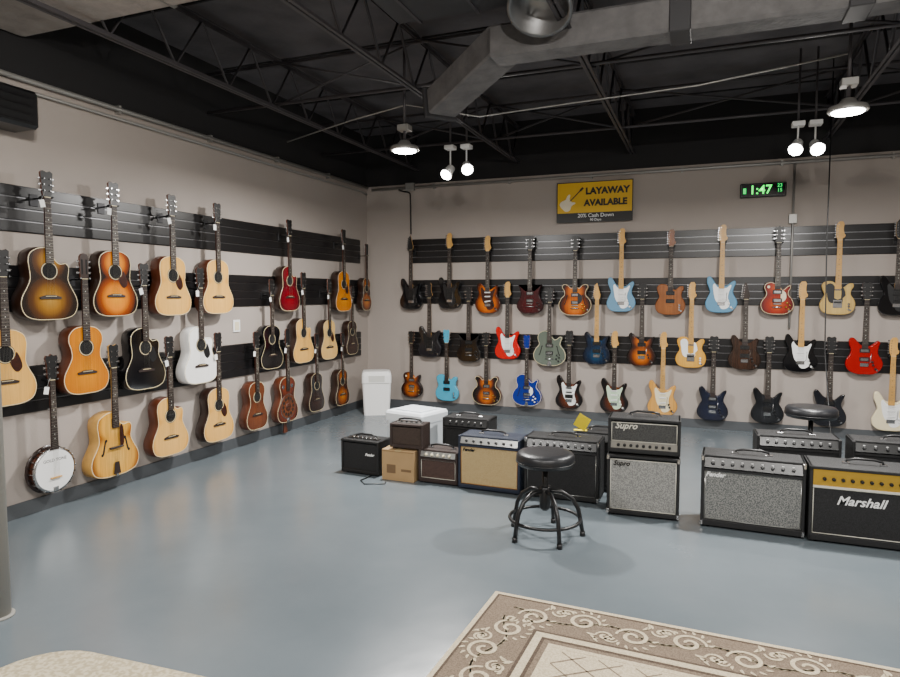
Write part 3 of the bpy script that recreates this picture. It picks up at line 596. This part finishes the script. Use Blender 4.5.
amp(A,4.90,-2.88,0,.52,.53,.24,tolex,gblk,pblk,.06,'top',8,rz=.05)
amp(A,5.52,-2.86,0,.60,.53,.24,tolex,gblk,pblk,.06,'top',8,rz=.0)
amp(A,2.40,-2.68,0,.42,.45,.24,tolex,gblk,pblk,.06,'top',6)
amp(A,3.56,-2.86,0,.40,.45,.24,tolex,gblk,pblk,.06,'top',6)
amp(A,5.98,-3.35,0,.62,.5,.28,tolex,gsil,pblk,.06,'top',8)
amp('practice_amplifier',2.06,-3.14,.253,.29,.21,.17,brtolex,cloth('brown_tweed',(46,35,30),(66,54,46),200),psil,.04,'topdeck',4,rz=.03,feet=True)
card=mat('cardboard',(168,140,104),.85,vary=.06,vscale=8); tape=mat('packing_tape',(176,154,116),.3)
g=MB(); g.box(-.145,.145,0,.22,0,.25,card,.002); g.box(-.146,.146,.085,.135,.2,.2515,tape); g.box(-.025,.025,-.001,.22,.235,.252,tape)
g.box(-.143,.143,-.0015,0,.235,.24,mat('cardboard_fold',(130,104,76),.9)); g.box(-.1,-.02,-.0012,0,.06,.13,mat('box_print',(112,90,66),.9)); g.box(.03,.12,-.0012,0,.08,.10,MATS['box_print'])
g.make('cardboard_box',(2.0,-3.17,0),-.02)
def rrect(w,d,r,n=5):
    o=[]
    for cx,cy,a0 in((w/2-r,d/2-r,0),(-w/2+r,d/2-r,90),(-w/2+r,-d/2+r,180),(w/2-r,-d/2+r,270)):
        for i in range(n): a=math.radians(a0+90*i/(n-1)); o.append((cx+r*math.cos(a),cy+r*math.sin(a)))
    return o
def loft(g,secs,m,M=None,smooth=False):
    n=len(secs[0][0]); v=[];f=[]
    for o,z in secs: v+=[(p[0],p[1],z) for p in o]
    for j in range(len(secs)-1):
        for i in range(n): f.append((j*n+i,j*n+(i+1)%n,(j+1)*n+(i+1)%n,(j+1)*n+i))
    sm=[smooth]*len(f); f+= [tuple(reversed(range(n))),tuple(range((len(secs)-1)*n,len(secs)*n))]; sm+=[False,False]; g.add(v,f,m,sm,M)
g=MB(); loft(g,[(rrect(.32,.26,.03),0),(rrect(.36,.28,.03),.40)],white); loft(g,[(rrect(.37,.30,.03),.405),(rrect(.37,.30,.03),.50),(rrect(.36,.29,.035),.53),(rrect(.33,.26,.04),.548),(rrect(.28,.22,.04),.552)],white)
loft(g,[(rrect(.35,.275,.03),.39),(rrect(.35,.275,.03),.41)],mat('bin_shadow_gap',(110,110,108),.6)); g.box(-.10,.10,-.152,-.148,.42,.50,mat('bin_flap',(205,205,200),.4),.001); g.make('trash_bin',(.42,-.55,0),.5)
wb=mat('white_tub_plastic',(230,236,240),.4)
g=MB(); loft(g,[(rrect(.38,.34,.025),0),(rrect(.41,.37,.025),.36)],wb); loft(g,[(rrect(.44,.40,.025),.36),(rrect(.44,.40,.025),.43),(rrect(.42,.38,.025),.45)],wb)
g.box(-.15,.15,-.12,.12,.449,.462,wb,.008,seg=2); g.lathe([(.02,0),(.02,.012)],black,(.15,-.178,.25),'Y',12); g.box(-.06,.06,-.19,-.17,.30,.33,wb,.005); g.make('plastic_cooler',(1.83,-2.42,0),-.25)
g=MB(); M=Matrix.Rotation(.5,4,'Y'); g.box(-.05,.05,-.001,.001,.025,.13,mat('yellow_card',(230,208,40),.6),M=M); g.box(-.03,.07,0,.05,0,.001,MATS['yellow_card']); g.make('yellow_price_card',(3.38,-2.82,.452))
# ------------------------------------------------------------ stools
vinyl=mat('black_vinyl',(26,27,30),.38,bump=.1,bscale=60); frame=mat('black_steel_frame',(18,18,19),.35)
def stool(x,y,hs,rs,rf,rz=0):
    g=MB(); g.lathe([(.02,hs-.085),(rs*.95,hs-.08),(rs,hs-.06),(rs*1.01,hs-.045),(rs,hs-.02),(rs*.92,hs-.004),(rs*.7,hs+.002),(.02,hs)],vinyl,n=36)
    g.tube([(rs*1.008*math.cos(a*math.pi/18),rs*1.008*math.sin(a*math.pi/18),hs-.058) for a in range(36)],.004,black,5,closed=True)
    g.lathe([(.018,.16),(.018,hs-.08)],frame,n=12); g.lathe([(.03,.17),(.034,.18),(.034,.30),(.028,.31)],frame,n=16); g.lathe([(.08,hs-.09),(.08,hs-.082)],frame,n=16)
    for i in range(5):
        a=2*math.pi*i/5+.3; c,s=math.cos(a),math.sin(a)
        g.tube([(c*.02,s*.02,.285),(c*.10,s*.10,.28),(c*rf*.72,s*rf*.72,.235),(c*rf*.88,s*rf*.88,.17),(c*rf*.94,s*rf*.94,.10),(c*rf,s*rf,.015)],.0135,frame,8); g.lathe([(.018,0),(.016,.03)],black,(c*rf,s*rf,0),'Z',10)
    g.tube([((rf*.93)*math.cos(a*math.pi/18),(rf*.93)*math.sin(a*math.pi/18),.11) for a in range(36)],.011,frame,8,closed=True)
    g.make('round_stool',(x,y,0),rz)
stool(3.38,-3.90,.53,.18,.235); stool(5.05,-2.28,.66,.18,.24,.4)
# ------------------------------------------------------------ rugs
rb=cloth('rug_taupe',(102,88,74),(126,111,95),150,.95); rcr=cloth('rug_cream',(182,168,142),(204,190,164),150,.95); rdk=cloth('rug_brown',(66,54,44),(86,72,60),150,.95)
g=MB(); W,H=2.3,1.66; g.box(0,W,-H,0,0,.008,rb)
def rect(i0,i1,m,z):
    for a in((i0,W-i0,-i1,-i0),(i0,W-i0,-H+i0,-H+i1),(i0,i1,-H+i1,-i1),(W-i1,W-i0,-H+i1,-i1)): g.box(a[0],a[1],a[2],a[3],.007,z,m)
rect(0,.022,rcr,.0095); rect(.022,.032,rdk,.009); rect(.285,.30,rdk,.0095); rect(.30,.335,rcr,.010); rect(.335,.35,rdk,.0095); rect(.35,.375,rb,.009); rect(.375,.40,rcr,.010)
g.box(.40,W-.40,-H+.40,-.40,.007,.0092,rcr)
def ribbon(pts,w,m,z=.0102):
    k=len(pts); v=[];f=[]
    for i in range(k):
        a=Vector(pts[max(i-1,0)]);b=Vector(pts[min(i+1,k-1)]); t=(b-a).normalized(); n=Vector((-t.y,t.x)); ww=w*(.35+.65*math.sin(math.pi*(.12+.76*i/(k-1))))
        p=Vector(pts[i]); v+=[(p.x+n.x*ww,p.y+n.y*ww,z),(p.x-n.x*ww,p.y-n.y*ww,z)]
    f=[(2*i,2*i+1,2*i+3,2*i+2) for i in range(k-1)]; g.add(v,f,m)
def scroll(cx,cy,r,a0,dirn,turns=1.6,w=.008,m=rcr,z=.0102):
    pts=[]
    for i in range(28):
        t=i/27; rr=r*(1-.82*t); a=a0+dirn*t*turns*2*math.pi; pts.append((cx+rr*math.cos(a),cy+rr*math.sin(a)))
    ribbon(pts,w,m,z)
def leaf(x,y,a,l,w,m=rcr,z=.0103):
    pts=[(x+math.cos(a+.5*t/5)*l*t/5,y+math.sin(a+.5*t/5)*l*t/5) for t in range(6)]
    k=6; v=[];
    for i,p in enumerate(pts): ww=w*math.sin(math.pi*(.08+.88*i/5)); v+=[(p[0]-math.sin(a)*ww,p[1]+math.cos(a)*ww,z),(p[0]+math.sin(a)*ww,p[1]-math.cos(a)*ww,z)]
    g.add(v,[(2*i,2*i+1,2*i+3,2*i+2) for i in range(k-1)],m)
def band(p0,dx,dy,length,nx,ny):
    n=max(1,round(length/.215)); st=length/n; hand=dx*ny-dy*nx; base=math.atan2(dy,dx)
    def P(u,v): return (p0[0]+dx*u+nx*v,p0[1]+dy*u+ny*v)
    pts=[P(length*i/(n*8),.035*math.cos(math.pi*i/8)) for i in range(n*8+1)]
    for i in range(0,len(pts)-1): 
        ribbon(pts[max(0,i-1):i+2],.007,rcr,.0101)
    for i in range(n):
        c=(i+.5)*st; sgn=1 if i%2 else -1
        def T(u,v): return P(c+u,v)
        q=T(0,.022*sgn); scroll(q[0],q[1],.074,base+(0 if sgn>0 else math.pi),sgn*hand,1.5,.0095)
        q=T(.108,-.062*sgn); scroll(q[0],q[1],.038,base+math.pi,-sgn*hand,1.3,.0075)
        q=T(-.09,.075*sgn); scroll(q[0],q[1],.03,base,sgn*hand,1.2,.0065)
        for k in range(7):
            a=base+hand*sgn*(.1+k*.42); q=T(0,.022*sgn); leaf(q[0]+math.cos(a)*.082,q[1]+math.sin(a)*.082,a,.03,.0075)
        for k in range(3):
            q=T(.03+.02*k,-.06*sgn-.012*k*sgn); leaf(q[0],q[1],base-hand*sgn*(.6+.5*k),.045,.008)
m_=.158
band((m_-.02,-m_),1,0,W-2*m_+.04,0,1); band((m_-.02,-H+m_),1,0,W-2*m_+.04,0,-1); band((m_,-m_-.06),0,-1,H-2*m_-.12,-1,0); band((W-m_,-m_-.06),0,-1,H-2*m_-.12,1,0)
fx0,fx1,fy0,fy1=.42,W-.42,-H+.42,-.42; s=.15
def clipline(x,y,dx,dy):
    t0,t1=-9,9
    for p,d,a,bq in((x,dx,fx0,fx1),(y,dy,fy0,fy1)):
        ta,tb=(a-p)/d,(bq-p)/d; t0=max(t0,min(ta,tb)); t1=min(t1,max(ta,tb))
    return (x+dx*t0,y+dy*t0,x+dx*t1,y+dy*t1) if t1>t0+.01 else None
for i in range(-12,24):
    for dd in(1,-1):
        L_=clipline(fx0+i*s,fy0,dd,.8)
        if L_:
            a,b_,c,d_=L_; n=12; ribbon([(a+(c-a)*t/n,b_+(d_-b_)*t/n) for t in range(n+1)],.0045,rb,.0098)
g.make('patterned_area_rug',(3.335,-4.775,0),math.radians(-2.2))
shag=cloth('cream_shag',(168,156,130),(198,187,162),60,1)
g=MB(); nseg=8
o=rrect(1.5,1.3,.26,nseg); loft(g,[(o,0),(rrect(1.51,1.31,.26,nseg),.012),(rrect(1.48,1.28,.25,nseg),.020),(rrect(1.40,1.2,.22,nseg),.022)],shag,smooth=True); g.make('cream_shag_rug',(2.47,-6.56,0),.06)
g=MB(); g.lathe([(.05,0),(.05,CH-.001)],mat('column_grey_paint',(150,148,142),.5),(1.245,-5.86,0),'Z',24); g.lathe([(.065,0),(.065,.012)],MATS['column_grey_paint'],(1.245,-5.86,0),'Z',24); g.make('steel_column')
g=MB(); g.tube([(1.75,-3.0,.006),(1.72,-3.28,.006),(1.80,-3.36,.006),(1.95,-3.30,.006),(1.92,-3.22,.006)],.004,black,6); g.make('audio_cable')
# ------------------------------------------------------------ world + camera
w=D.worlds.new('World'); SC.world=w; w.use_nodes=True; w.node_tree.nodes['Background'].inputs[0].default_value=(.05,.05,.055,1); w.node_tree.nodes['Background'].inputs[1].default_value=.2
c=D.cameras.new('camera'); c.sensor_width=36; c.lens=26.0; c.clip_start=.05
co=D.objects.new('camera',c); co.location=(4.29,-7.83,1.5); co.rotation_euler=(math.radians(90-3.8),0,math.radians(21.5)); SC.collection.objects.link(co); SC.camera=co
